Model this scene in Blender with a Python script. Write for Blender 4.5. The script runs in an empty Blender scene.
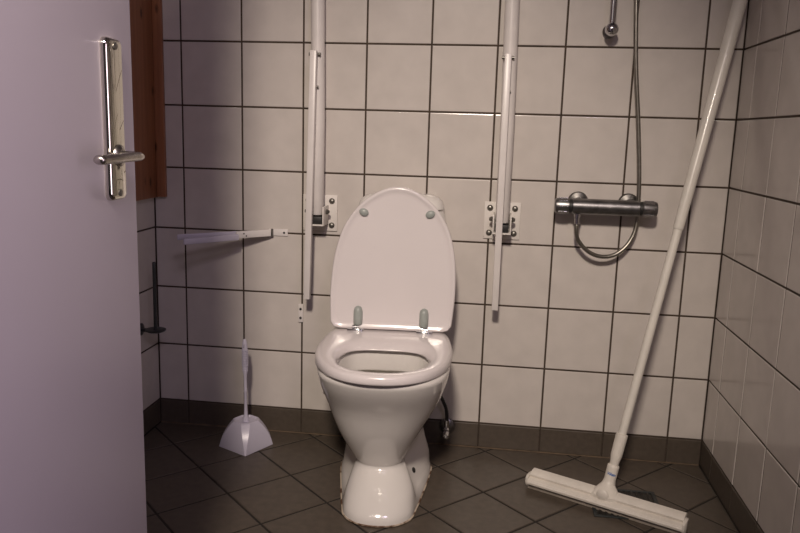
import bpy, bmesh, math, random
from mathutils import Vector, Matrix
random.seed(4)
S = bpy.context.scene
COL = S.collection
R = math.radians

# ------------------------------------------------------------------ helpers
def link(name, bm, mats, parent=None, smooth=True, angle=None):
    me = bpy.data.meshes.new(name)
    bmesh.ops.recalc_face_normals(bm, faces=bm.faces[:])
    bm.to_mesh(me); bm.free()
    for m in (mats if isinstance(mats, (list, tuple)) else [mats]):
        me.materials.append(m)
    if smooth:
        me.polygons.foreach_set('use_smooth', [True] * len(me.polygons))
        if angle is not None:
            me.set_sharp_from_angle(angle=R(angle))
    o = bpy.data.objects.new(name, me)
    COL.objects.link(o)
    if parent is not None:
        o.parent = parent
    return o

def empty(name, label, cat, loc=(0, 0, 0), rz=0.0, group=None):
    o = bpy.data.objects.new(name, None)
    o.empty_display_size = 0.05
    COL.objects.link(o)
    o.location = loc
    o.rotation_euler = (0, 0, rz)
    return tag(o, label, cat, group)

def tag(o, label, cat, group=None):
    o['label'] = label
    o['category'] = cat
    if group:
        o['group'] = group
    return o

def struct(o, label=None):
    o['kind'] = 'structure'
    if label:
        o['label'] = label
    return o

def catmull(pts, n=6, closed=False):
    P = [Vector(p) for p in pts]
    N = len(P)
    out = []
    for i in range(N if closed else N - 1):
        if closed:
            a, b, c, d = P[(i - 1) % N], P[i], P[(i + 1) % N], P[(i + 2) % N]
        else:
            b, c = P[i], P[i + 1]
            a = P[i - 1] if i > 0 else b + (b - c)
            d = P[i + 2] if i + 2 < N else c + (c - b)
        for k in range(n):
            t = k / n
            out.append(0.5 * ((2 * b) + (c - a) * t + (2 * a - 5 * b + 4 * c - d) * t * t + (3 * b - a - 3 * c + d) * t ** 3))
    if not closed:
        out.append(P[-1])
    return out

def loft(bm, rings, cap0=True, cap1=True, wrap=False, mat=0):
    V = [[bm.verts.new(p) for p in r] for r in rings]
    n = len(V[0])
    pairs = list(zip(V, V[1:]))
    if wrap:
        pairs.append((V[-1], V[0]))
    for A, B in pairs:
        for i in range(n):
            f = bm.faces.new((A[i], A[(i + 1) % n], B[(i + 1) % n], B[i]))
            f.material_index = mat
    if not wrap:
        if cap0:
            f = bm.faces.new(V[0][::-1]); f.material_index = mat
        if cap1:
            f = bm.faces.new(V[-1]); f.material_index = mat
    return V

def box(bm, lo, hi, bev=0.0, seg=2, mat=0, M=None):
    t = bmesh.new()
    vs = [t.verts.new((x, y, z)) for x in (lo[0], hi[0]) for y in (lo[1], hi[1]) for z in (lo[2], hi[2])]
    for q in ((0, 1, 3, 2), (4, 6, 7, 5), (0, 4, 5, 1), (2, 3, 7, 6), (0, 2, 6, 4), (1, 5, 7, 3)):
        t.faces.new([vs[i] for i in q])
    if bev > 0:
        bmesh.ops.bevel(t, geom=t.edges[:], offset=bev, segments=seg, affect='EDGES', profile=0.5)
    if M is not None:
        bmesh.ops.transform(t, matrix=M, verts=t.verts[:])
    merge(bm, t, mat)

def merge(bm, t, mat=0):
    t.verts.index_update()
    nv = [bm.verts.new(v.co) for v in t.verts]
    for f in t.faces:
        try:
            g = bm.faces.new([nv[v.index] for v in f.verts]); g.material_index = mat
        except ValueError:
            pass
    t.free()

def tube(bm, path, rad, n=14, cap=True, mat=0):
    P = [Vector(p) for p in path]
    rads = rad if isinstance(rad, (list, tuple)) else [rad] * len(P)
    T = []
    for i in range(len(P)):
        a = P[max(0, i - 1)]; b = P[min(len(P) - 1, i + 1)]
        T.append((b - a).normalized() if (b - a).length > 1e-9 else (T[-1] if T else Vector((0, 0, 1))))
    ref = Vector((0, 0, 1)) if abs(T[0].z) < 0.9 else Vector((1, 0, 0))
    U = (ref - T[0] * ref.dot(T[0])).normalized()
    rings = []
    for i, p in enumerate(P):
        U = (U - T[i] * U.dot(T[i]))
        U = U.normalized() if U.length > 1e-9 else T[i].orthogonal().normalized()
        W = T[i].cross(U)
        rings.append([p + (U * math.cos(2 * math.pi * k / n) + W * math.sin(2 * math.pi * k / n)) * rads[i] for k in range(n)])
    loft(bm, rings, cap, cap, mat=mat)

def lathe(bm, o, ax, prof, n=24, mat=0):
    """profile of (distance along the axis, radius) turned about the axis through o"""
    o = Vector(o); ax = Vector(ax).normalized()
    U = ax.orthogonal().normalized(); W = ax.cross(U)
    rings = [[o + ax * d + (U * math.cos(2 * math.pi * k / n) + W * math.sin(2 * math.pi * k / n)) * max(r, 1e-5) for k in range(n)] for d, r in prof]
    loft(bm, rings, True, True, mat=mat)

def ellipsoid(bm, c, rx, ry, rz, M=None, mat=0, seg=20, rings=12):
    t = bmesh.new()
    bmesh.ops.create_uvsphere(t, u_segments=seg, v_segments=rings, radius=1)
    bmesh.ops.transform(t, matrix=Matrix.Translation(c) @ (M or Matrix.Identity(4)) @ Matrix.Diagonal((rx, ry, rz, 1)), verts=t.verts[:])
    merge(bm, t, mat)

def polar(poly, c, n):
    """resample a closed 2-D outline at n even angles about c"""
    out = []
    m = len(poly)
    for k in range(n):
        a = 2 * math.pi * k / n
        d = (math.sin(a), -math.cos(a))
        best = None
        for i in range(m):
            p, q = poly[i], poly[(i + 1) % m]
            ex, ey = q[0] - p[0], q[1] - p[1]
            den = d[0] * ey - d[1] * ex
            if abs(den) < 1e-12:
                continue
            t = ((p[0] - c[0]) * ey - (p[1] - c[1]) * ex) / den
            s = ((p[0] - c[0]) * d[1] - (p[1] - c[1]) * d[0]) / den
            if t > 0 and -1e-6 <= s <= 1 + 1e-6 and (best is None or t > best):
                best = t
        out.append((c[0] + d[0] * best, c[1] + d[1] * best))
    return out

def mirror_outline(half, n=6):
    """closed smooth outline from the right half, back centre to front centre"""
    pts = list(half) + [(-x, y) for x, y in half[-2:0:-1]]
    return [(v.x, v.y) for v in catmull([(x, y, 0) for x, y in pts], n, True)]

# ------------------------------------------------------------------ materials
def pbr(name, col, rough=0.5, metal=0.0, coat=0.0, spec=0.5, var=0.0, vscale=30.0, bump=0.0, bscale=200.0, rvar=0.0):
    m = bpy.data.materials.new(name)
    m.use_nodes = True
    nt = m.node_tree; N = nt.nodes; L = nt.links
    b = N['Principled BSDF']
    b.inputs['Base Color'].default_value = (*col, 1)
    b.inputs['Roughness'].default_value = rough
    b.inputs['Metallic'].default_value = metal
    b.inputs['Coat Weight'].default_value = coat
    b.inputs['Coat Roughness'].default_value = 0.06
    b.inputs['Specular IOR Level'].default_value = spec
    tc = N.new('ShaderNodeTexCoord')
    if var > 0:
        nz = N.new('ShaderNodeTexNoise'); nz.inputs['Scale'].default_value = vscale; nz.inputs['Detail'].default_value = 5
        L.new(tc.outputs['Object'], nz.inputs['Vector'])
        mr = N.new('ShaderNodeMapRange'); mr.inputs['From Min'].default_value = .3; mr.inputs['From Max'].default_value = .7
        mr.inputs['To Min'].default_value = 1 - var; mr.inputs['To Max'].default_value = 1 + var
        L.new(nz.outputs['Fac'], mr.inputs['Value'])
        mx = N.new('ShaderNodeVectorMath'); mx.operation = 'SCALE'; mx.inputs[0].default_value = col
        L.new(mr.outputs['Result'], mx.inputs['Scale'])
        L.new(mx.outputs['Vector'], b.inputs['Base Color'])
        if rvar:
            m2 = N.new('ShaderNodeMapRange'); m2.inputs['To Min'].default_value = max(.02, rough - rvar); m2.inputs['To Max'].default_value = rough + rvar
            L.new(nz.outputs['Fac'], m2.inputs['Value']); L.new(m2.outputs['Result'], b.inputs['Roughness'])
    if bump > 0:
        n2 = N.new('ShaderNodeTexNoise'); n2.inputs['Scale'].default_value = bscale; n2.inputs['Detail'].default_value = 3
        L.new(tc.outputs['Object'], n2.inputs['Vector'])
        bp = N.new('ShaderNodeBump'); bp.inputs['Strength'].default_value = bump; bp.inputs['Distance'].default_value = 0.002
        L.new(n2.outputs['Fac'], bp.inputs['Height']); L.new(bp.outputs['Normal'], b.inputs['Normal'])
    return m

M_TILE = pbr('wall_tile_glaze', (.60, .555, .52), .16, var=.05, vscale=14, bump=.10, bscale=16)
M_GROUT = pbr('brown_grout', (.055, .038, .026), .85, var=.3, vscale=40)
M_SKIRT = pbr('dark_skirting_tile', (.082, .065, .051), .38, var=.12, vscale=60, bump=.05)
M_SKGROUT = pbr('skirting_grout', (.050, .036, .026), .9, var=.3, vscale=30)
M_FLOOR = pbr('floor_tile', (.082, .065, .050), .42, var=.16, vscale=45, bump=.12, bscale=260)
M_FGROUT = pbr('floor_grout', (.020, .016, .013), .9, var=.25, vscale=30)
M_PORC = pbr('white_porcelain', (.72, .69, .66), .12, coat=.5, var=.015, vscale=6)
M_PORCIN = pbr('bowl_glaze', (.66, .64, .59), .14, coat=.4, var=.04, vscale=12)
M_LID = pbr('white_seat_plastic', (.74, .69, .69), .2, coat=.2, var=.015, vscale=8)
M_WHITE = pbr('white_powder_coat', (.72, .68, .66), .32, var=.03, vscale=25)
M_WPLAST = pbr('worn_white_plastic', (.70, .66, .60), .38, var=.06, vscale=30)
M_POLE = pbr('white_pole_paint', (.70, .67, .61), .28, coat=.2, var=.05, vscale=18)
M_RUBBER = pbr('grey_foam_rubber', (.30, .26, .22), .7, var=.15, vscale=80)
M_COOL = pbr('plastic_cool_light_tint', (.60, .57, .67), .3, var=.03, vscale=20)  # pale plastic; the lilac cast of the cool light is put into the colour
M_CHROME = pbr('chrome', (.62, .62, .63), .14, metal=1, var=.05, vscale=40, rvar=.05)
M_DULL = pbr('dull_limed_chrome', (.24, .235, .235), .36, metal=1, var=.22, vscale=45, rvar=.08)
M_FLANGE = pbr('dull_dark_chrome', (.13, .125, .12), .40, metal=1, var=.2, vscale=45)
M_MIRROR = pbr('polished_nickel', (.72, .70, .62), .03, metal=1, var=.02, vscale=60)
M_NICKEL = pbr('brushed_nickel', (.52, .49, .45), .26, metal=1, var=.1, vscale=60)
M_SCREW = pbr('oxidised_screw', (.24, .23, .21), .4, metal=.9, var=.25, vscale=200)
M_BLACK = pbr('black_rubber', (.018, .017, .017), .5, var=.2, vscale=50)
M_DARK = pbr('dark_painted_metal', (.045, .05, .05), .4, metal=.3, var=.15, vscale=50)
M_GREY = pbr('grey_bumper_rubber', (.34, .37, .35), .38, var=.05, vscale=60)
M_DOOR = pbr('door_paint', (.60, .545, .60), .38, var=.02, vscale=5, bump=.03, bscale=120)  # whitish paint, with the purple of the light mixed into its colour
M_PLASTER = pbr('wall_paint', (.62, .59, .56), .7, var=.03, vscale=10)
M_WATER = pbr('toilet_water', (.10, .09, .075), .04, var=.05, vscale=5)
M_BLUE = pbr('blue_print', (.05, .15, .42), .5, var=.05, vscale=50)

def rusty(name, base, stain, thr, scale):
    m = pbr(name, base, .5)
    nt = m.node_tree; N = nt.nodes; L = nt.links; b = N['Principled BSDF']
    tc = N.new('ShaderNodeTexCoord'); nz = N.new('ShaderNodeTexNoise')
    nz.inputs['Scale'].default_value = scale; nz.inputs['Detail'].default_value = 4
    L.new(tc.outputs['Object'], nz.inputs['Vector'])
    cr = N.new('ShaderNodeValToRGB')
    cr.color_ramp.elements[0].position = thr; cr.color_ramp.elements[0].color = (*base, 1)
    cr.color_ramp.elements[1].position = thr + .12; cr.color_ramp.elements[1].color = (*stain, 1)
    L.new(nz.outputs['Fac'], cr.inputs['Fac']); L.new(cr.outputs['Color'], b.inputs['Base Color'])
    return m
M_BEAD = rusty('stained_sealant', (.50, .42, .33), (.10, .045, .02), .45, 26)
M_RUST = rusty('white_metal_with_rust', (.70, .66, .62), (.20, .09, .045), .64, 55)

def wood(name):
    m = pbr(name, (.2, .08, .03), .42)
    nt = m.node_tree; N = nt.nodes; L = nt.links; b = N['Principled BSDF']
    tc = N.new('ShaderNodeTexCoord')
    mp = N.new('ShaderNodeMapping'); mp.inputs['Scale'].default_value = (26, 26, .9)
    L.new(tc.outputs['Object'], mp.inputs['Vector'])
    nz = N.new('ShaderNodeTexNoise'); nz.inputs['Scale'].default_value = 2.4; nz.inputs['Detail'].default_value = 6; nz.inputs['Distortion'].default_value = .5
    L.new(mp.outputs['Vector'], nz.inputs['Vector'])
    cr = N.new('ShaderNodeValToRGB')
    e = cr.color_ramp.elements
    e[0].position = .32; e[0].color = (.24, .095, .045, 1)
    e[1].position = .68; e[1].color = (.34, .145, .07, 1)
    L.new(nz.outputs['Fac'], cr.inputs['Fac'])
    # knots
    mp2 = N.new('ShaderNodeMapping'); mp2.inputs['Scale'].default_value = (22, 22, 9)
    L.new(tc.outputs['Object'], mp2.inputs['Vector'])
    vo = N.new('ShaderNodeTexVoronoi'); vo.inputs['Scale'].default_value = .75
    L.new(mp2.outputs['Vector'], vo.inputs['Vector'])
    k = N.new('ShaderNodeValToRGB'); k.color_ramp.elements[0].position = .06; k.color_ramp.elements[0].color = (1, 1, 1, 1)
    k.color_ramp.elements[1].position = .15; k.color_ramp.elements[1].color = (0, 0, 0, 1)
    L.new(vo.outputs['Distance'], k.inputs['Fac'])
    mx = N.new('ShaderNodeMix'); mx.data_type = 'RGBA'
    L.new(k.outputs['Color'], mx.inputs['Factor']); L.new(cr.outputs['Color'], mx.inputs['A'])
    mx.inputs['B'].default_value = (.05, .018, .008, 1)
    L.new(mx.outputs['Result'], b.inputs['Base Color'])
    return m
M_PINE = wood('lacquered_pine')

# ------------------------------------------------------------------ tiles
XL, XR, Z0 = -0.103, 1.706, 0.084          # left wall, right wall, top of the skirting
TOP = 3.40
YF = -2.42                                  # front wall (with the doorway)

def inset(poly, d):
    n = len(poly); out = []
    for i in range(n):
        a, b, c = Vector(poly[i - 1]), Vector(poly[i]), Vector(poly[(i + 1) % n])
        e1 = (b - a).normalized(); e2 = (c - b).normalized()
        n1 = Vector((-e1.y, e1.x)); n2 = Vector((-e2.y, e2.x))
        den = 1 + n1.dot(n2)
        out.append(b + (n1 + n2) * (d / max(den, .2)))
    return out

def tiles(bm, polys, fn, gap, depth, mat, wob=0.0003):
    """each 2-D counter-clockwise polygon becomes a bevelled tile; fn maps (u, v, height)"""
    for p in polys:
        q = inset(p, gap / 2)
        a = [random.uniform(-wob, wob) for _ in range(3)]
        cx = sum(v.x for v in q) / len(q); cy = sum(v.y for v in q) / len(q)
        rings = []
        for ins, h in ((0, -depth), (.0004, -.0009), (.0012, -.0003), (.0026, 0)):
            r = inset(q, ins)
            rings.append([fn(v.x, v.y, h + (0 if h == -depth else a[0] + a[1] * (v.x - cx) * 10 + a[2] * (v.y - cy) * 10)) for v in r])
        loft(bm, rings, False, True, mat=mat)

def rect(u0, v0, u1, v1):
    return [Vector((u0, v0)), Vector((u1, v0)), Vector((u1, v1)), Vector((u0, v1))]

def grid(us, vs):
    return [rect(us[i], vs[j], us[i + 1], vs[j + 1]) for i in range(len(us) - 1) for j in range(len(vs) - 1)]

rows = [Z0 + .2 * j for j in range(17)] + [TOP]
cols_b = [XL] + [.2 * i for i in range(9)] + [XR]
cols_r = [0, .116]
while cols_r[-1] + .2 < -YF: cols_r.append(cols_r[-1] + .2)
cols_r.append(-YF)
cols_l = [0, .148]
while cols_l[-1] + .2 < -YF: cols_l.append(cols_l[-1] + .2)
cols_l.append(-YF)

def wall(name, us, vs, fn, mt, mg, slab_lo, slab_hi, gap, depth=.0022):
    bm = bmesh.new()
    tiles(bm, grid(us, vs), fn, gap, depth, 0)
    box(bm, slab_lo, slab_hi, mat=1)
    return struct(link(name, bm, [mt, mg], smooth=False))

G = .0052
wall('wall_back', cols_b, rows, lambda u, v, h: (u, -h, v), M_TILE, M_GROUT, (XL, .002, Z0), (XR, .1, TOP), G)
wall('wall_right', cols_r, rows, lambda u, v, h: (XR - h, -u, v), M_TILE, M_GROUT, (XR + .002, YF, Z0), (XR + .1, .1, TOP), G)
wall('wall_left', cols_l, rows, lambda u, v, h: (XL + h, -u, v), M_TILE, M_GROUT, (XL - .1, YF, Z0), (XL - .002, .1, TOP), G)
sk = [0.0, Z0]
wall('baseboard_back', cols_b, sk, lambda u, v, h: (u, -h - .001, v), M_SKIRT, M_SKGROUT, (XL, .002, 0), (XR, .1, Z0), .004)
wall('baseboard_right', cols_r, sk, lambda u, v, h: (XR - h - .001, -u, v), M_SKIRT, M_SKGROUT, (XR + .002, YF, 0), (XR + .1, .1, Z0), .004)
wall('baseboard_left', cols_l, sk, lambda u, v, h: (XL + h + .001, -u, v), M_SKIRT, M_SKGROUT, (XL - .1, YF, 0), (XL - .002, .1, Z0), .004)

# the floor: square tiles laid on the diagonal
def clip(poly, lo, hi):
    for ax, val, keep_less in ((0, lo[0], False), (0, hi[0], True), (1, lo[1], False), (1, hi[1], True)):
        out = []
        for i in range(len(poly)):
            a, b = poly[i], poly[(i + 1) % len(poly)]
            ia = (a[ax] <= val) if keep_less else (a[ax] >= val)
            ib = (b[ax] <= val) if keep_less else (b[ax] >= val)
            if ia: out.append(a)
            if ia != ib:
                t = (val - a[ax]) / (b[ax] - a[ax]); out.append(a + (b - a) * t)
        poly = out
        if len(poly) < 3: return None
    cl = [poly[0]]
    for p in poly[1:]:
        if (p - cl[-1]).length > .004: cl.append(p)
    if (cl[0] - cl[-1]).length < .004: cl.pop()
    if len(cl) < 3: return None
    A = sum(cl[i].x * cl[(i + 1) % len(cl)].y - cl[(i + 1) % len(cl)].x * cl[i].y for i in range(len(cl))) / 2
    return cl if A > .0004 else None

polys = []
h = .1435
for i in range(-12, 20):
    for j in range(-4, 30):
        if (i + j) % 2: continue
        cx, cy = .451 + h * i, -.313 + h - h * j
        p = clip([Vector((cx, cy - h)), Vector((cx + h, cy)), Vector((cx, cy + h)), Vector((cx - h, cy))], (XL, YF - 1.4), (XR, 0))
        if p: polys.append(p)
bm = bmesh.new()
tiles(bm, polys, lambda u, v, hh: (u, v, hh), .0066, .002, 0, wob=.0002)
box(bm, (XL - 1.6, YF - 3.6, -.08), (XR + 2.2, .1, -.0018), mat=1)
struct(link('floor', bm, [M_FLOOR, M_FGROUT], smooth=False))

bm = bmesh.new(); box(bm, (XL - .1, YF - 1.2, TOP), (XR + .1, .1, TOP + .08))
struct(link('ceiling', bm, M_PLASTER, smooth=False))
bm = bmesh.new(); box(bm, (XL, YF - .1, 0), (.44, YF, TOP))  # unseen stub, put in to stop lamp light leaking left of the door
struct(link('wall_front', bm, M_PLASTER, smooth=False))
bm = bmesh.new(); box(bm, (XL + .004, -.0065, 0), (XR - .004, -.001, .0035), .001)
struct(link('trim_1', bm, pbr('floor_joint', (.13, .092, .06), .8, var=.3, vscale=25), smooth=False))

# ------------------------------------------------------------------ door, open at a right angle
DX = .50
bm = bmesh.new(); box(bm, (DX - .04, -2.33, .008), (DX, -1.319, 2.06), .002)
door = struct(link('door_1', bm, M_DOOR, angle=40), 'pale flush door standing open with nickel lever handle')
yc, hw, pz, ph = -1.384, .0215, 1.0245, .107
def plate_ring(ins, x):
    r = []
    for sy, sz, a0 in ((1, 1, 0), (-1, 1, 90), (-1, -1, 180), (1, -1, 270)):
        cy = yc + sy * (hw - .010); cz = pz + sz * (ph - .010)
        for k in range(7):
            a = R(a0 + 15 * k)
            r.append((x, cy + math.cos(a) * (.010 - ins), cz + math.sin(a) * (.010 - ins)))
    return r
bm = bmesh.new()
loft(bm, [plate_ring(0, DX), plate_ring(0, DX + .005), plate_ring(.0022, DX + .0088), plate_ring(.005, DX + .010)], False, True)
hp = link('handle_plate', bm, M_MIRROR, door, angle=50)
for zz in (.928, 1.121):
    bm = bmesh.new(); lathe(bm, (DX + .0095, yc, zz), (1, 0, 0), [(0, .005), (.0015, .005), (.0025, .0035), (.0027, 0)])
    link('screw', bm, M_SCREW, hp, angle=50)
bm = bmesh.new()
LZ = .978
lathe(bm, (DX + .0095, yc, LZ), (1, 0, 0), [(0, .015), (.003, .0145), (.006, .010), (.0065, .009)])
path = catmull([(DX + .012, yc, LZ + .001), (DX + .025, yc, LZ + .001), (DX + .036, yc - .002, LZ), (DX + .0425, yc - .012, LZ), (DX + .043, yc - .030, LZ), (DX + .042, yc - .070, LZ - .001), (DX + .040, yc - .094, LZ - .0015), (DX + .039, yc - .108, LZ - .0015)], 6)
hrings = []
for i, p in enumerate(path):
    a = path[max(0, i - 1)]; b = path[min(len(path) - 1, i + 1)]
    t = (b - a).normalized(); sd = Vector((-t.y, t.x, 0)).normalized()
    k = i / (len(path) - 1)
    e = 1 if k < .94 else max(.25, math.sqrt(max(0, 1 - ((k - .94) / .065) ** 2)))
    w_, h_ = .0085 * e, (.0055 + .0006 * min(1, k * 2)) * e
    hrings.append([p + sd * w_ * math.cos(2 * math.pi * q / 18) + Vector((0, 0, 1)) * h_ * math.sin(2 * math.pi * q / 18) for q in range(18)])
loft(bm, hrings)
link('door_handle', bm, M_NICKEL, door, angle=60)

# ------------------------------------------------------------------ pine boards in the corner
pc = empty('wooden_corner_boards', 'orange-brown knotty pine boards running up the corner between door and tiles', 'boards', (XL, 0, .785))
bm = bmesh.new(); box(bm, (.0006, -.42, 0), (.016, -.0009, 1.61), .0015)
link('board', bm, M_PINE, pc, angle=40)
bm = bmesh.new(); box(bm, (.0162, -.0165, 0.002), (.046, -.0009, 1.61), .0015)
link('board', bm, M_PINE, pc, angle=40)

# ------------------------------------------------------------------ spare paper roll holder
rh = empty('paper_roll_holder', 'dark metal holder with upright rod and round dish by the left corner', 'roll holder', (XL, -.128, .366))
bm = bmesh.new(); lathe(bm, (.052, 0, 0), (0, 0, 1), [(-.006, .004), (-.005, .024), (-.001, .032), (.003, .033), (.004, .031), (.002, .008), (.004, .006)], 28)
link('dish', bm, M_DARK, rh, angle=40)
bm = bmesh.new(); tube(bm, [(.052, 0, 0), (.0525, 0, .1), (.053, 0, .2), (.053, 0, .222), (.053, 0, .2245)], [.0055, .0055, .0055, .0055, .003], 14)
link('rod', bm, M_DARK, rh, angle=50)
bm = bmesh.new(); box(bm, (.004, -.009, -.006), (.034, .009, .003), .002)
link('arm', bm, M_DARK, rh, angle=50)
bm = bmesh.new(); lathe(bm, (.0004, 0, 0), (1, 0, 0), [(0, .020), (.004, .020), (.006, .017)])
link('wall_plate', bm, M_DARK, rh, angle=40)

# ------------------------------------------------------------------ swing-arm rail
sa = empty('swing_arm_rail', 'white two-armed swing rail screwed to the tiles left of toilet', 'towel rail', (.30, 0, .686))
bm = bmesh.new(); box(bm, (-.012, -.004, -.011), (.052, -.0008, .011), .001)
link('mounting_plate', bm, M_WHITE, sa, angle=40)
bm = bmesh.new()
lathe(bm, (.040, -.004, 0), (0, -1, 0), [(0, .0035), (.0015, .0035), (.002, .002)], 12)
link('screw', bm, M_BLACK, sa, angle=40)
bm = bmesh.new(); tube(bm, [(.002, -.011, -.0125), (.002, -.011, .0125)], .0036)
link('hinge_pin', bm, M_SCREW, sa, angle=40)
ang = R(180 + 31)
d1 = Vector((math.cos(ang), math.sin(ang), 0)); n1 = Vector((-d1.y, d1.x, 0))
def bar_box(bm, d, s0, s1, w, hgt, zc, bev, o=Vector((.003, -.012, 0))):
    Mx = Matrix((( d.x, -d.y, 0, o.x), (d.y, d.x, 0, o.y), (0, 0, 1, zc), (0, 0, 0, 1))) @ Matrix.Rotation(R(2.2), 4, 'Y')
    box(bm, (s0, -w / 2, -hgt / 2), (s1, w / 2, hgt / 2), bev, 2, M=Mx)
bm = bmesh.new(); bar_box(bm, d1, .006, .118, .013, .022, 0, .002)
sl = link('sleeve', bm, M_WHITE, sa, angle=40)
bm = bmesh.new()
for s, z in ((.086, -.004), (.094, .004)):
    lathe(bm, Vector((.003, -.012, z - s * .045)) + d1 * s + n1 * .0066, n1, [(0, .0024), (.0008, .0024)], 10)
link('screw', bm, M_BLACK, sl, angle=40)
for da, zc, ln in ((3.0, .0045, .298), (-7.0, -.0045, .288)):
    a = ang + R(-da)
    d = Vector((math.cos(a), math.sin(a), 0))
    bm = bmesh.new()
    bar_box(bm, d, .113, ln, .009, .0185 if da > 0 else .0195, zc * .5 - (.0 if da > 0 else .003), .003)
    link('arm', bm, M_COOL, sa, angle=50)  # white arms; their cool-light tint comes from the material colour

# ------------------------------------------------------------------ wall clip
wc = empty('wall_clip', 'small white strip with two dark screws beside the toilet lid', 'wall clip', (.397, 0, .421))
bm = bmesh.new(); box(bm, (-.008, -.006, -.031), (.008, -.0008, .031), .0015)
cb = link('strip', bm, M_WHITE, wc, angle=40)
for z in (-.016, .014):
    bm = bmesh.new(); lathe(bm, (0, -.006, z), (0, -1, 0), [(0, .0042), (.0015, .0042), (.0022, .0025)], 12)
    link('screw', bm, M_BLACK, wc, angle=40)

# ------------------------------------------------------------------ toilet (local: x across, y like the room, z up)
TX, TY = .722, -.17
tl = empty('toilet', 'white porcelain toilet with its lid raised against the cistern', 'toilet', (TX, TY, 0), R(4))
def L3(x, y, z): return (x, y - TY, z)
SEC = [  # z, yf, w1, r, wm, ym, wr, yr, yb
 (.000, -.565, .102, .105, .116, -.37, .137, -.22, -.10),
 (.014, -.565, .102, .105, .115, -.37, .136, -.22, -.10),
 (.024, -.560, .100, .105, .102, -.37, .132, -.22, -.10),
 (.050, -.535, .094, .095, .080, -.37, .128, -.215, -.095),
 (.080, -.494, .082, .080, .070, -.36, .122, -.21, -.09),
 (.103, -.456, .070, .070, .067, -.35, .117, -.205, -.085),
 (.112, -.448, .067, .068, .068, -.35, .116, -.20, -.085),
 (.122, -.454, .071, .070, .074, -.345, .114, -.195, -.08),
 (.160, -.478, .090, .086, .094, -.34, .112, -.19, -.07),
 (.220, -.514, .118, .104, .124, -.335, .117, -.19, -.06),
 (.300, -.552, .152, .125, .156, -.335, .128, -.18, -.04),
 (.360, -.594, .170, .145, .173, -.35, .148, -.18, -.03),
 (.390, -.611, .175, .155, .178, -.37, .163, -.18, -.028),
 (.400, -.614, .176, .155, .178, -.37, .165, -.18, -.028),
 (.405, -.610, .172, .155, .174, -.37, .161, -.18, -.030)]
def section(s, n=6):
    z, yf, w1, r, wm, ym, wr, yr, yb = s
    half = [(0, yb), (wr * .62, yb + -.004), (wr * .93, (yb + yr) / 2), (wr, yr), (wm, ym), (w1, yf + r), (w1 * .86, yf + r * .45), (w1 * .5, yf + r * .10), (0, yf)]
    dx = -.009 * math.sin(math.pi * (z - .06) / .24) if .06 < z < .30 else 0
    return [L3(x + dx, y, z) for x, y in mirror_outline(half, n)]
bm = bmesh.new()
# smooth the stack of sections in z
dense = []
for i in range(len(SEC) - 1):
    a, b = SEC[i], SEC[i + 1]
    k = 1 if i in (0, 1, 5, 12, 13) else 3
    p0 = SEC[max(0, i - 1)]; p3 = SEC[min(len(SEC) - 1, i + 2)]
    for j in range(k):
        t = j / k
        if k == 1: dense.append(a); continue
        row = []
        for q in range(9):
            dz = b[0] - a[0]
            ma = (b[q] - p0[q]) / max(b[0] - p0[0], 1e-6) * dz; mb = (p3[q] - a[q]) / max(p3[0] - a[0], 1e-6) * dz
            if q == 0: row.append(a[0] + dz * t); continue
            h00 = 2 * t ** 3 - 3 * t * t + 1; h10 = t ** 3 - 2 * t * t + t; h01 = -2 * t ** 3 + 3 * t * t; h11 = t ** 3 - t * t
            row.append(h00 * a[q] + h10 * ma + h01 * b[q] + h11 * mb)
        dense.append(tuple(row))
dense.append(SEC[-1])
HC = (0, -.455)
HOLE = mirror_outline([(0, -.315), (.06, -.318), (.106, -.345), (.124, -.42), (.126, -.48), (.102, -.545), (.055, -.580), (0, -.588)])
outer_rings = [section(s) for s in dense]
n_out = len(outer_rings[0])
# rim top and bowl: use the same count of points, matched by angle about the hole centre
hol = []
top = outer_rings[-1]
for p in top:
    d = Vector((p[0] - HC[0], (p[1] + TY) - HC[1])); a = math.atan2(d.x, -d.y)
    hol.append(a)
def ray_hole(a, k):
    d = (math.sin(a), -math.cos(a)); best = 0
    for i in range(len(HOLE)):
        p, q = HOLE[i], HOLE[(i + 1) % len(HOLE)]
        ex, ey = q[0] - p[0], q[1] - p[1]; den = d[0] * ey - d[1] * ex
        if abs(den) < 1e-12: continue
        t = ((p[0] - HC[0]) * ey - (p[1] - HC[1]) * ex) / den; s = ((p[0] - HC[0]) * d[1] - (p[1] - HC[1]) * d[0]) / den
        if t > 0 and -1e-6 <= s <= 1 + 1e-6: best = max(best, t)
    return HC[0] + d[0] * best * k, HC[1] + d[1] * best * k
def hring(k, z, dy=0): return [L3(x, y + dy, z) for x, y in (ray_hole(a, k) for a in hol)]
loft(bm, outer_rings + [hring(1.06, .4055), hring(1.0, .402), hring(.985, .395), hring(.96, .350, .006), hring(.95, .346, .008), hring(.94, .345, .012)], True, False, mat=0)
loft(bm, [hring(.94, .345, .012), hring(.99, .349, .030), hring(1.0, .342, .032), hring(.96, .325, .032), hring(.80, .285, .035), hring(.66, .26, .036), hring(.50, .235, .040), hring(.38, .215, .045), hring(.30, .20, .05), hring(.26, .185, .05)], False, True, mat=1)
# moulded ridges on the flanks
for sx in (-1, 1):
    Mr = Matrix.Rotation(R(-sx * 24), 4, 'Z') @ Matrix.Rotation(R(-14), 4, 'X')
    ellipsoid(bm, L3(sx * .1435, -.497, .338), .0065, .034, .0065, Mr)
bowl = link('bowl', bm, [M_PORC, M_PORCIN], tl, angle=62)
bm = bmesh.new(); lathe(bm, L3(0, -.405, .2065), (0, 0, 1), [(-.002, .034), (0, .034)], 24)
link('water', bm, M_WATER, bowl, smooth=False)
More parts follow.
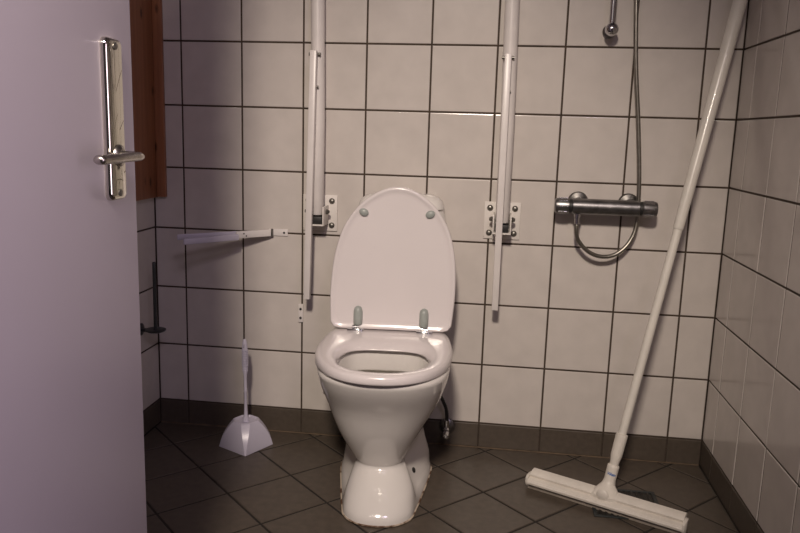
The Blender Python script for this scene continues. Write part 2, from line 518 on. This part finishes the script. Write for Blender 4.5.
# sealant bead
bm = bmesh.new()
ring = outer_rings[0]
rr = []
for k in range(8):
    a = 2 * math.pi * k / 8
    cur = []
    for i, p in enumerate(ring):
        q0, q1 = Vector(ring[i - 1]), Vector(ring[(i + 1) % n_out]); tg = (q1 - q0).normalized(); nrm = Vector((tg.y, -tg.x, 0))
        if nrm.dot(Vector((p[0], p[1] + .2, 0))) < 0: nrm = -nrm
        w = .0026 + .0007 * math.sin(i * .9) * math.sin(i * .37)
        cur.append(Vector(p) + nrm * (math.cos(a) * w + .001) + Vector((0, 0, .0026 + math.sin(a) * .0024)))
    rr.append(cur)
loft(bm, rr, wrap=True)
o = link('sealant_bead', bm, M_BEAD, tl); o['label'] = 'brown-stained sealant bead around the foot'
# bolt on the flank
bm = bmesh.new(); lathe(bm, L3(.0872, -.3316, .0549), (.872, -.29, .393), [(-.002, .008), (.003, .008), (.0045, .0055)], 16)
o = link('bolt', bm, M_BLACK, tl, angle=40); o['label'] = 'dark fixing bolt'

# seat
OUT = [(x * 1.012 - .003, y) for x, y in mirror_outline([(0, -.163), (.10, -.163), (.155, -.167), (.173, -.19), (.183, -.27), (.187, -.36), (.182, -.43), (.165, -.505), (.128, -.57), (.085, -.608), (.042, -.625), (0, -.629)])]
SH = mirror_outline([(0, -.335), (.058, -.337), (.098, -.357), (.118, -.405), (.120, -.465), (.100, -.53), (.055, -.568), (0, -.577)])
N = 96
PO = polar(OUT, HC, N); PH = polar(SH, HC, N)
def sring(t, z, grow=0):
    out = []
    for (ox, oy), (hx, hy) in zip(PO, PH):
        x = ox + (hx - ox) * t; y = oy + (hy - oy) * t
        out.append(L3(x, y, z))
    return out
bm = bmesh.new()
loft(bm, [sring(.10, .4085), sring(.03, .409), sring(.0, .413), sring(.0, .419), sring(.025, .4255), sring(.08, .4305), sring(.18, .433), sring(.45, .4335), sring(.65, .4325), sring(.82, .428), sring(.92, .422), sring(.985, .414), sring(1.0, .410), sring(.9, .4085)], wrap=True)
seat = link('seat', bm, M_LID, tl)
# hinges
for sx in (-1, 1):
    x = sx * .103
    bm = bmesh.new()
    box(bm, L3(x - .024, -.226, .4320), L3(x + .024, -.207, .4405), .0025)
    tube(bm, [L3(x - .009, -.212, .443), L3(x + .009, -.212, .443)], .0075)
    hg = link('hinge', bm, M_CHROME, seat, angle=50); hg['label'] = 'chrome hinge'

# lid
LEAN = R(4.5)
LIDO = mirror_outline([(0, 0), (.12, 0), (.162, .001), (.1795, .012), (.183, .04), (.1865, .11), (.183, .19), (.172, .255), (.152, .313), (.115, .368), (.074, .402), (.036, .421), (0, .427)], 6)
LC = (0, .2)
PL = polar(LIDO, LC, 96)
def lring(k, dep, off=0.0):
    out = []
    for x, s in PL:
        v = Vector((x - LC[0], s - LC[1])); ln = v.length
        v = v * (1 - off / ln) * k
        X, Sx = LC[0] + v.x + (LC[1] + v.y) * .026, LC[1] + v.y
        y = -.196 + Sx * math.sin(LEAN) - dep * math.cos(LEAN); z = .436 + Sx * math.cos(LEAN) + dep * math.sin(LEAN) * -1
        out.append(L3(X, y, z))
    return out
bm = bmesh.new()
loft(bm, [lring(.9, -.012), lring(1, -.010, .006), lring(1, -.004, .001), lring(1, .002, 0), lring(1, .0065, .0012), lring(1, .0085, .004), lring(1, .0085, .008), lring(1, .0065, .012), lring(1, .0045, .017), lring(1, .0035, .026), lring(.6, .0028), lring(.2, .0025)], True, True)
lid = link('lid', bm, M_LID, tl, angle=60)
def on_lid(x, s, dep): return Vector(L3(x + s * .026, -.196 + s * math.sin(LEAN) - dep, .436 + s * math.cos(LEAN)))
for sx in (-1, 1):
    bm = bmesh.new()
    ellipsoid(bm, on_lid(sx * .098, .349, .007), .0145, .0075, .0115, Matrix.Rotation(R(sx * -25), 4, 'Y'))
    o = link('bumper', bm, M_GREY, lid); o['label'] = 'grey rubber bumper'
    bm = bmesh.new()
    c = on_lid(sx * .0985, .038, .007)
    tube(bm, [c + Vector((0, 0, -.024)), c + Vector((0, 0, -.022)), c, c + Vector((0, 0, .016)), c + Vector((0, 0, .026)), c + Vector((0, 0, .0305)), c + Vector((0, 0, .032))], [.0115, .0135, .0138, .0135, .0110, .006, .002], 18)
    o = link('hinge_cover', bm, M_GREY, lid); o['label'] = 'grey hinge cover'

# cistern
def rrect(hw_, y0, y1, z, rad, n=7, cx=.017):
    out = []
    hx = hw_; cy = (y0 + y1) / 2; hy = (y1 - y0) / 2; rad = min(rad, hy * .98)
    for sx, sy, a0 in ((1, 1, 0), (-1, 1, 90), (-1, -1, 180), (1, -1, 270)):
        for k in range(n):
            a = R(a0 + 90 * k / (n - 1))
            out.append(L3(cx + sx * (hx - rad) + rad * math.cos(a), cy + sy * (hy - rad) + rad * math.sin(a), z))
    return out
bm = bmesh.new()
loft(bm, [rrect(.140, -.138, -.022, .4055, .03), rrect(.158, -.146, -.016, .43, .035), rrect(.162, -.147, -.014, .58, .035), rrect(.154, -.146, -.014, .68, .035), rrect(.140, -.144, -.014, .745, .035), rrect(.129, -.142, -.014, .786, .035), rrect(.127, -.141, -.014, .789, .035)])
cs = link('cistern', bm, M_PORC, tl, angle=60)
bm = bmesh.new()
loft(bm, [rrect(.127, -.141, -.014, .7925, .035), rrect(.130, -.144, -.012, .795, .035), rrect(.129, -.143, -.012, .804, .035), rrect(.123, -.138, -.015, .817, .035), rrect(.110, -.127, -.025, .828, .03), rrect(.092, -.112, -.038, .8345, .025), rrect(.07, -.10, -.05, .837, .02)])
link('cistern_lid', bm, M_PORC, cs, angle=60)

# ------------------------------------------------------------------ grab rails
def grab_rail(x, label, tilt_top, tilt_bot, boltside):
    g = empty('grab_rail', label, 'grab rail', (x, 0, .757), 0, 'fold-up grab rails beside the toilet')
    bm = bmesh.new(); box(bm, (-.056, -.006, -.058), (.056, -.0008, .058), .0015)
    pl = link('wall_plate', bm, M_RUST, g, angle=40)
    for sx in (-1, 1):
        for sz in (-1, 1):
            bm = bmesh.new(); lathe(bm, (sx * .0385, -.006, sz * .039), (0, -1, 0), [(0, .0095), (.002, .0095), (.0045, .0075), (.0065, .005), (.0068, .0)], 16)
            link('screw', bm, M_SCREW, pl, angle=40)
    # U bracket
    bm = bmesh.new()
    for sx in (-1, 1):
        box(bm, (sx * .026 - .0022, -.078, -.032), (sx * .026 + .0022, -.006, .026), .001)
    box(bm, (-.028, -.078, -.0345), (.028, -.006, -.030), .001)
    br = link('bracket', bm, M_RUST, g, angle=40)
    for sx in (-1, 1):
        bm = bmesh.new(); lathe(bm, (sx * .028, -.045, .008), (sx, 0, 0), [(0, .0085), (.006, .0085), (.009, .006), (.0115, .005)], 6)
        link('pivot_bolt', bm, M_SCREW, br, angle=30)
    bm = bmesh.new(); box(bm, (-.0200, -.070, -.0295), (.0200, -.012, -.006), .002)
    o = link('stop_pad', bm, M_BLACK, g, angle=40); o['label'] = 'black rubber stop'
    # main tube, folded upright
    bm = bmesh.new()
    tube(bm, [(0, -.045, -.002), (0, -.045, .0), (0, -.045, .3), (-.004, -.045, .6), (-.007, -.045, .80), (-.007, -.052, .86), (-.007, -.072, .905), (-.007, -.105, .925), (-.007, -.14, .925)], [.019, .0208, .0208, .0208, .0208, .0208, .0208, .0208, .0208], 24)
    link('arm', bm, M_WHITE, g, angle=60)
    # support leg hanging in front of the arm
    bm = bmesh.new()
    d = Vector((tilt_bot - tilt_top, 0, -.76)); ln = d.length
    Mx = Matrix.Translation((tilt_top, -.083, .492)) @ Matrix.Rotation(math.atan2(d.x, -d.z) * -1, 4, 'Y')
    box(bm, (-.010, -.011, -ln), (.010, .009, .004), .0025, 2, M=Mx)
    link('support_leg', bm, M_WHITE, g, angle=40)
    bm = bmesh.new()
    tube(bm, [(tilt_top - .018, -.070, .486), (tilt_top + .018, -.070, .486)], .005)
    tube(bm, [(tilt_top, -.075, .486), (tilt_top, -.060, .486)], .009)
    link('leg_pivot', bm, M_SCREW, g, angle=40)
    if boltside:
        bm = bmesh.new(); tube(bm, [(tilt_top + .006, -.072, .39), (tilt_top + .013, -.072, .39)], .004)
        link('leg_catch', bm, M_SCREW, g, angle=40)
    return g
grab_rail(.4595, 'white fold-up grab rail left of the toilet, above the wall clip', -.006, -.021, True)
grab_rail(1.0395, 'white fold-up grab rail between the toilet and the shower mixer', -.008, -.008, True)

# ------------------------------------------------------------------ shower
MX, MY, MZ = 1.342, -.066, .817
mx = empty('shower_mixer', 'chrome bar shower mixer on the tiles with a knob each end', 'shower mixer', (MX, 0, MZ))
bm = bmesh.new()
lathe(bm, (-.098, MY, 0), (1, 0, 0), [(0, .021), (.002, .0235), (.194, .0235), (.196, .021)], 28)
body = link('body', bm, M_DULL, mx, angle=40)
for sx in (-1, 1):
    bm = bmesh.new()
    lathe(bm, (sx * .075, -.0008, .009), (0, -1, 0), [(0, .031), (.006, .031), (.012, .028), (.016, .018), (.017, .014), (.055, .014)], 28)
    link('wall_flange', bm, M_FLANGE, mx, angle=40)
    bm = bmesh.new(); lathe(bm, (sx * .098, MY, 0), (sx, 0, 0), [(0, .021), (.008, .021)], 28)
    o = link('stop_ring', bm, M_BLACK, mx, angle=40); o['label'] = 'black stop ring'
    bm = bmesh.new()
    lathe(bm, (sx * .106, MY, 0), (sx, 0, 0), [(0, .0205), (.002, .0225), (.037, .0225), (.041, .021), (.043, .017)], 28)
    kb = link('knob', bm, M_DULL, mx, angle=40)
    bm = bmesh.new()
    for k in range(8):
        a = R(45 * k)
        tube(bm, [(sx * .112, MY + .0225 * math.cos(a), .0225 * math.sin(a)), (sx * .138, MY + .0225 * math.cos(a), .0225 * math.sin(a))], .0022, 8)
    link('grip_ridge', bm, M_CHROME, kb, angle=50)
bm = bmesh.new(); lathe(bm, (-.080, MY, -.022), (0, 0, -1), [(0, .011), (.012, .011), (.013, .0085), (.030, .0085), (.031, .0075)], 20)
link('outlet', bm, M_CHROME, mx, angle=40)

hp_ = [(MX - .080, MY, MZ - .0535), (MX - .080, MY, MZ - .075), (MX - .072, -.062, MZ - .103), (MX - .043, -.058, MZ - .134), (MX - .006, -.052, MZ - .150), (MX + .034, -.046, MZ - .147), (MX + .068, -.040, MZ - .124), (MX + .091, -.034, MZ - .088), (MX + .1005, -.030, MZ - .045), (MX + .1005, -.0285, MZ + .01), (MX + .096, -.0275, MZ + .10), (MX + .081, -.026, MZ + .25), (MX + .060, -.028, MZ + .42), (MX + .047, -.03, MZ + .58), (MX + .036, -.032, MZ + .74), (MX + .025, -.045, MZ + .9), (MX + .012, -.06, MZ + 1.02)]
path = catmull(hp_, 30)
# even steps so that the spiral ridges stay regular
acc = [path[0]]; step = .0022; rem = 0
dens = []
for a, b in zip(path, path[1:]):
    ln = (b - a).length; s = step - rem
    while s <= ln:
        dens.append(a + (b - a) * (s / ln)); s += step
    rem = ln - (s - step)
bm = bmesh.new(); tube(bm, dens, [.0058 if i % 2 else .0068 for i in range(len(dens))], 10)
sh = tag(link('shower_hose', bm, pbr('hose_metal', (.30, .285, .25), .36, metal=1, var=.15, vscale=60)), 'metal shower hose looping below the mixer and up the tiles', 'shower hose')

sr = empty('shower_rail', 'vertical chrome shower rail ending in a ball above the mixer', 'shower rail', (1.322, 0, 1.328))
bm = bmesh.new(); tube(bm, [(0, -.055, .0), (0, -.055, .95)], .0095, 20)
link('rail', bm, M_CHROME, sr, angle=50)
bm = bmesh.new(); ellipsoid(bm, Vector((0, -.055, 0)), .0195, .0195, .0195, seg=28, rings=16)
link('ball_end', bm, M_CHROME, sr)
for z in (0.0, .90):
    bm = bmesh.new(); lathe(bm, (0, -.0008, z), (0, -1, 0), [(0, .0195), (.006, .0195), (.010, .016), (.012, .010), (.045, .010)], 24)
    link('wall_mount', bm, M_DULL, sr, angle=40)

# ------------------------------------------------------------------ angle valve and its hose
av = empty('angle_valve', 'chrome angle stop valve on the dark skirting behind the toilet', 'valve', (.896, 0, .068))
bm = bmesh.new(); lathe(bm, (0, -.0032, 0), (0, -1, 0), [(0, .026), (.004, .025), (.010, .016), (.012, .009), (.030, .009)], 24)
link('wall_flange', bm, M_DULL, av, angle=40)
bm = bmesh.new(); lathe(bm, (0, -.036, 0), (0, -1, 0), [(0, .011), (.016, .011), (.02, .009)], 16)
tube(bm, [(0, -.040, 0), (0, -.040, .034)], .008)
link('valve_body', bm, M_CHROME, av, angle=40)
bm = bmesh.new()
lathe(bm, (0, -.054, -.004), (0, -1, -.25), [(0, .006), (.006, .012), (.016, .0125), (.024, .010), (.026, .006)], 10)
link('knob', bm, M_CHROME, av, angle=40)
bm = bmesh.new(); tube(bm, catmull([(.896, -.040, .097), (.896, -.041, .117), (.892, -.046, .145), (.880, -.052, .175), (.866, -.058, .200), (.856, -.060, .228), (.851, -.058, .245)], 8), .0058, 12)
tag(link('supply_hose', bm, M_BLACK), 'black water hose curving from the angle valve up behind the toilet', 'water hose')

# ------------------------------------------------------------------ toilet brush and its holder
BX, BY = .252, -.135
bh = empty('toilet_brush_holder', 'pale four-sided plastic brush holder on the dark floor', 'brush holder', (BX, BY, .0008), R(17))
def holder_ring(hs, ch, z):
    # square with its corners cut by ch; a corner of the square faces the doorway
    p = [(hs, -hs + ch), (hs, hs - ch), (hs - ch, hs), (-hs + ch, hs), (-hs, hs - ch), (-hs, -hs + ch), (-hs + ch, -hs), (hs - ch, -hs)]
    c, s = math.cos(R(45)), math.sin(R(45))
    return [(x * c - y * s, x * s + y * c, z) for x, y in p]
prof = [(.0615, .0015, 0), (.0615, .003, .004), (.0600, .006, .02), (.0570, .010, .04), (.0520, .0145, .058), (.0455, .0175, .074), (.040, .0190, .084), (.0375, .0190, .0885), (.036, .0185, .0895), (.033, .0175, .088), (.031, .0165, .085), (.017, .010, .082)]
bm = bmesh.new(); loft(bm, [holder_ring(*p) for p in prof], True, True)
link('body', bm, M_COOL, bh, angle=24)
tb = empty('toilet_brush', 'pale brush handle standing upright out of its holder', 'toilet brush', (BX, BY, .0835))
bm = bmesh.new()
pr = [(0, .0105), (.012, .010), (.018, .0062), (.06, .0050), (.098, .0050), (.10, .0058), (.104, .0058), (.106, .0050), (.150, .0050), (.158, .006), (.165, .0078)]
z = .168
for k in range(13):
    pr += [(z, .0072), (z + .0012, .0108 if 2 < k else .0094), (z + .0036, .0108 if 2 < k else .0094), (z + .0048, .0072)]; z += .0056
pr += [(z, .0088), (z + .012, .0086), (z + .024, .007), (z + .031, .0045), (z + .033, .001)]
lathe(bm, (0, 0, 0), (-.016, .02, 1), pr, 20)
hd = link('handle', bm, M_COOL, tb, angle=35)
bm = bmesh.new(); ellipsoid(bm, Vector((-.0038, .0005, z + .012)), .0022, .009, .009, seg=14, rings=8)
o = link('hanging_eye', bm, pbr('shadowed_plastic', (.45, .42, .50), .5, var=.05), hd)

# ------------------------------------------------------------------ floor drain
fd = empty('floor_drain', 'dark square floor drain grate behind the floor squeegee head', 'floor drain', (1.425, -.312, 0))
bm = bmesh.new()
for a, b in (((-.096, -.088), (.096, -.078)), ((-.096, .078), (.096, .088)), ((-.096, -.078), (-.086, .078)), ((.086, -.078), (.096, .078))):
    box(bm, (a[0], a[1], .0003), (b[0], b[1], .0042), .0008)
link('rim', bm, M_DARK, fd, angle=40)
bm = bmesh.new()
for k in range(11):
    x = -.075 + .015 * k
    box(bm, (x - .0035, -.078, .0006), (x + .0035, .078, .0036), .0008)
box(bm, (-.086, -.004, .0006), (.086, .004, .0032), .0006)
box(bm, (-.086, -.078, .0002), (.086, .078, .0008), 0)
link('grate', bm, pbr('grate_metal', (.05, .045, .04), .5, metal=.5, var=.3, vscale=50), fd, angle=40)

# ------------------------------------------------------------------ floor squeegee
A = Vector((1.160, -.250, 0)); B = Vector((1.556, -.452, 0))
mid = (A + B) / 2; dirx = (B - A).normalized(); HL = (B - A).length / 2
sq = empty('floor_squeegee', 'white floor squeegee with its long pole leaning into the right corner', 'squeegee', mid, math.atan2(dirx.y, dirx.x))
# local: x along the head, y away from the camera, z up
def extr(bm, prof, x0, x1, mat=0):
    loft(bm, [[(x0, y, z) for y, z in prof], [(x1, y, z) for y, z in prof]], True, True, mat=mat)
top_prof = [(-.010, .016), (-.020, .0150), (-.0268, .0185), (-.0285, .0245), (-.0255, .0305), (-.018, .0335), (-.0075, .0345), (-.0085, .0375), (-.0105, .0425), (-.006, .0480), (.004, .0515), (.018, .053), (.024, .050), (.025, .043), (.018, .034), (.016, .020), (.010, .014)]
bm = bmesh.new(); extr(bm, top_prof, -HL + .004, HL - .004)
hb = link('head', bm, M_WPLAST, sq, angle=32)
bm = bmesh.new()
for y0, y1 in ((-.015, -.009), (.004, .010)):
    box(bm, (-HL, y0, .0006), (HL, y1, .0185), .001)
link('rubber_blade', bm, M_RUBBER, sq, angle=40)
for sx in (-1, 1):
    bm = bmesh.new()
    x0 = sx * (HL - .004)
    cp = [(-.014, .006), (-.022, .012), (-.0275, .024), (-.026, .037), (-.018, .043), (-.011, .0435), (0.0, .045), (.012, .043), (.018, .036), (.017, .02), (.013, .006)]
    loft(bm, [[(x0, y, z) for y, z in cp], [(x0 + sx * .006, y, z) for y, z in cp], [(x0 + sx * .0085, y * .85, .026 + (z - .026) * .88) for y, z in cp]], True, True)
    o = link('end_cap', bm, M_WPLAST, sq, angle=45)
iw = Matrix.Translation(mid) @ Matrix.Rotation(math.atan2(dirx.y, dirx.x), 4, 'Z')
inv = iw.inverted()
p0 = Vector((1.402, -.300, .199)); p1 = Vector((1.654, -.100, 1.404)); pd = (p1 - p0)
def pl_(t): return inv @ (p0 + pd * t)
dd = (pl_(1) - pl_(0)).normalized()
# swivel and socket
base = Vector((.006, .002, .050))
sock0 = pl_(-.112); sock1 = pl_(-.068)
def oval(c, ax, rx, ry, n=20):
    ax = ax.normalized(); U = Vector((1, 0, 0)); U = (U - ax * U.dot(ax)).normalized(); W = ax.cross(U)
    return [c + U * rx * math.cos(2 * math.pi * k / n) + W * ry * math.sin(2 * math.pi * k / n) for k in range(n)]
up = Vector((0, 0, 1))
bm = bmesh.new()
loft(bm, [oval(base + Vector((-.003, -.002, -.022)), up, .044, .0165), oval(base + Vector((-.003, -.002, -.006)), up, .041, .0185), oval(base + (sock0 - base) * .45, (up + dd), .029, .0195), oval(sock0, dd, .0185, .0175), oval(sock0 + dd * .012, dd, .0162, .0162), oval(sock1 - dd * .008, dd, .0166, .0166), oval(sock1 - dd * .002, dd, .0166, .0166), oval(sock1, dd, .0150, .0150)])
ellipsoid(bm, base + Vector((-.005, -.0165, -.002)), .018, .0065, .016)
sk_ = link('socket', bm, M_WPLAST, sq, angle=50)
bm = bmesh.new()
tube(bm, [pl_(-.069), pl_(-.062), pl_(-.055), pl_(-.045), pl_(.0), pl_(.004), pl_(.005)], [.0125, .0125, .0140, .0160, .0166, .0160, .0125], 22)
link('ferrule', bm, M_WPLAST, sq, angle=50)
bm = bmesh.new(); tube(bm, [pl_(-.005), pl_(.3), pl_(.492)], [.0118, .0118, .0118], 20)
link('pole', bm, M_POLE, sq, angle=50)
bm = bmesh.new()
tube(bm, [pl_(.478), pl_(.48), pl_(.484), pl_(.60), pl_(.75), pl_(.88), pl_(1.07), pl_(1.08), pl_(1.085)], [.0118, .0138, .0142, .0156, .0172, .0182, .0190, .0165, .008], 22)
link('grip_section', bm, M_POLE, sq, angle=50)
# printed mark on the socket
cu = bpy.data.curves.new('mark', 'FONT'); cu.body = 'Vikan'; cu.size = .0112; cu.align_x = 'CENTER'; cu.align_y = 'CENTER'; cu.extrude = .0002; cu.shear = .25; cu.offset = .0003
tmp = bpy.data.objects.new('mark', cu); COL.objects.link(tmp)
bpy.context.view_layer.update()
me = bpy.data.meshes.new_from_object(tmp.evaluated_get(bpy.context.evaluated_depsgraph_get()))
bpy.data.objects.remove(tmp); bpy.data.curves.remove(cu)
c = sock0 + (sock1 - sock0) * .55
view = (inv @ Vector((1.019, -2.347, 1.021)) - c); view = (view - dd * view.dot(dd)).normalized()
xax = dd.cross(view).normalized()
# wrap the letters round the socket
rad = .0165
for v in me.vertices:
    a = v.co.x / rad
    v.co = c + (view * math.cos(a) + xax * math.sin(a)) * (rad + .0003 + v.co.z) + dd * v.co.y
me.name = 'printed_mark'; me.materials.append(M_BLUE)
o = bpy.data.objects.new('printed_mark', me); COL.objects.link(o); o.parent = sk_; o['label'] = 'small blue printed word'

# ------------------------------------------------------------------ light, sky, camera
def lamp(name, kind, loc, power, col, **kw):
    l = bpy.data.lights.new(name, kind); l.energy = power; l.color = col
    for k, v in kw.items(): setattr(l, k, v)
    o = bpy.data.objects.new(name, l); COL.objects.link(o); o.location = loc
    return o
sp = lamp('hall_lamp', 'SPOT', (.88, -3.0, 2.45), 320, (1.0, .86, .73), shadow_soft_size=.14, spot_size=R(50), spot_blend=1.0)
sp.rotation_euler = (Vector((.74, 0, .38)) - sp.location).to_track_quat('-Z', 'Y').to_euler()
hw_ = lamp('hall_window', 'AREA', (1.95, -3.4, 2.75), 15, (.90, .74, .96), shape='RECTANGLE', size=.8, size_y=.5)
hw_.rotation_euler = (Vector((.4, -.9, .7)) - hw_.location).to_track_quat('-Z', 'Y').to_euler()
fill_ = lamp('door_fill', 'AREA', (1.68, -2.15, .95), 3.0, (.95, .78, .93), shape='RECTANGLE', size=.6, size_y=.9)  # added fill that brightens the door; no real window here
fill_.rotation_euler = Vector((-1, .22, 0)).to_track_quat('-Z', 'Y').to_euler()
fill_.data.spread = R(110)

w = bpy.data.worlds.new('hallway_daylight'); S.world = w; w.use_nodes = True
bg = w.node_tree.nodes['Background']
bg.inputs['Color'].default_value = (.88, .70, .76, 1); bg.inputs['Strength'].default_value = .05

cam = bpy.data.cameras.new('camera'); co = bpy.data.objects.new('camera', cam); COL.objects.link(co)
yw, pi_, ro = CAMR = (.12558, -.17861, -.02988)
Rz = Matrix.Rotation(yw, 3, 'Z'); Rx = Matrix.Rotation(pi_, 3, 'X'); Ry = Matrix.Rotation(ro, 3, 'Y')
Q = Rz @ Rx @ Ry
M = Matrix((Q.col[0], Q.col[2], -Q.col[1])).transposed().to_4x4()
M.translation = (1.019, -2.347, 1.021)
co.matrix_world = M
cam.sensor_fit = 'HORIZONTAL'; cam.sensor_width = 36; cam.lens = 746.97 / 800 * 36; cam.clip_start = .02
S.camera = co
S.view_settings.view_transform = 'Standard'; S.view_settings.look = 'None'
S.view_settings.gamma = 1; S.view_settings.use_curve_mapping = False
S.view_settings.exposure = 0.0
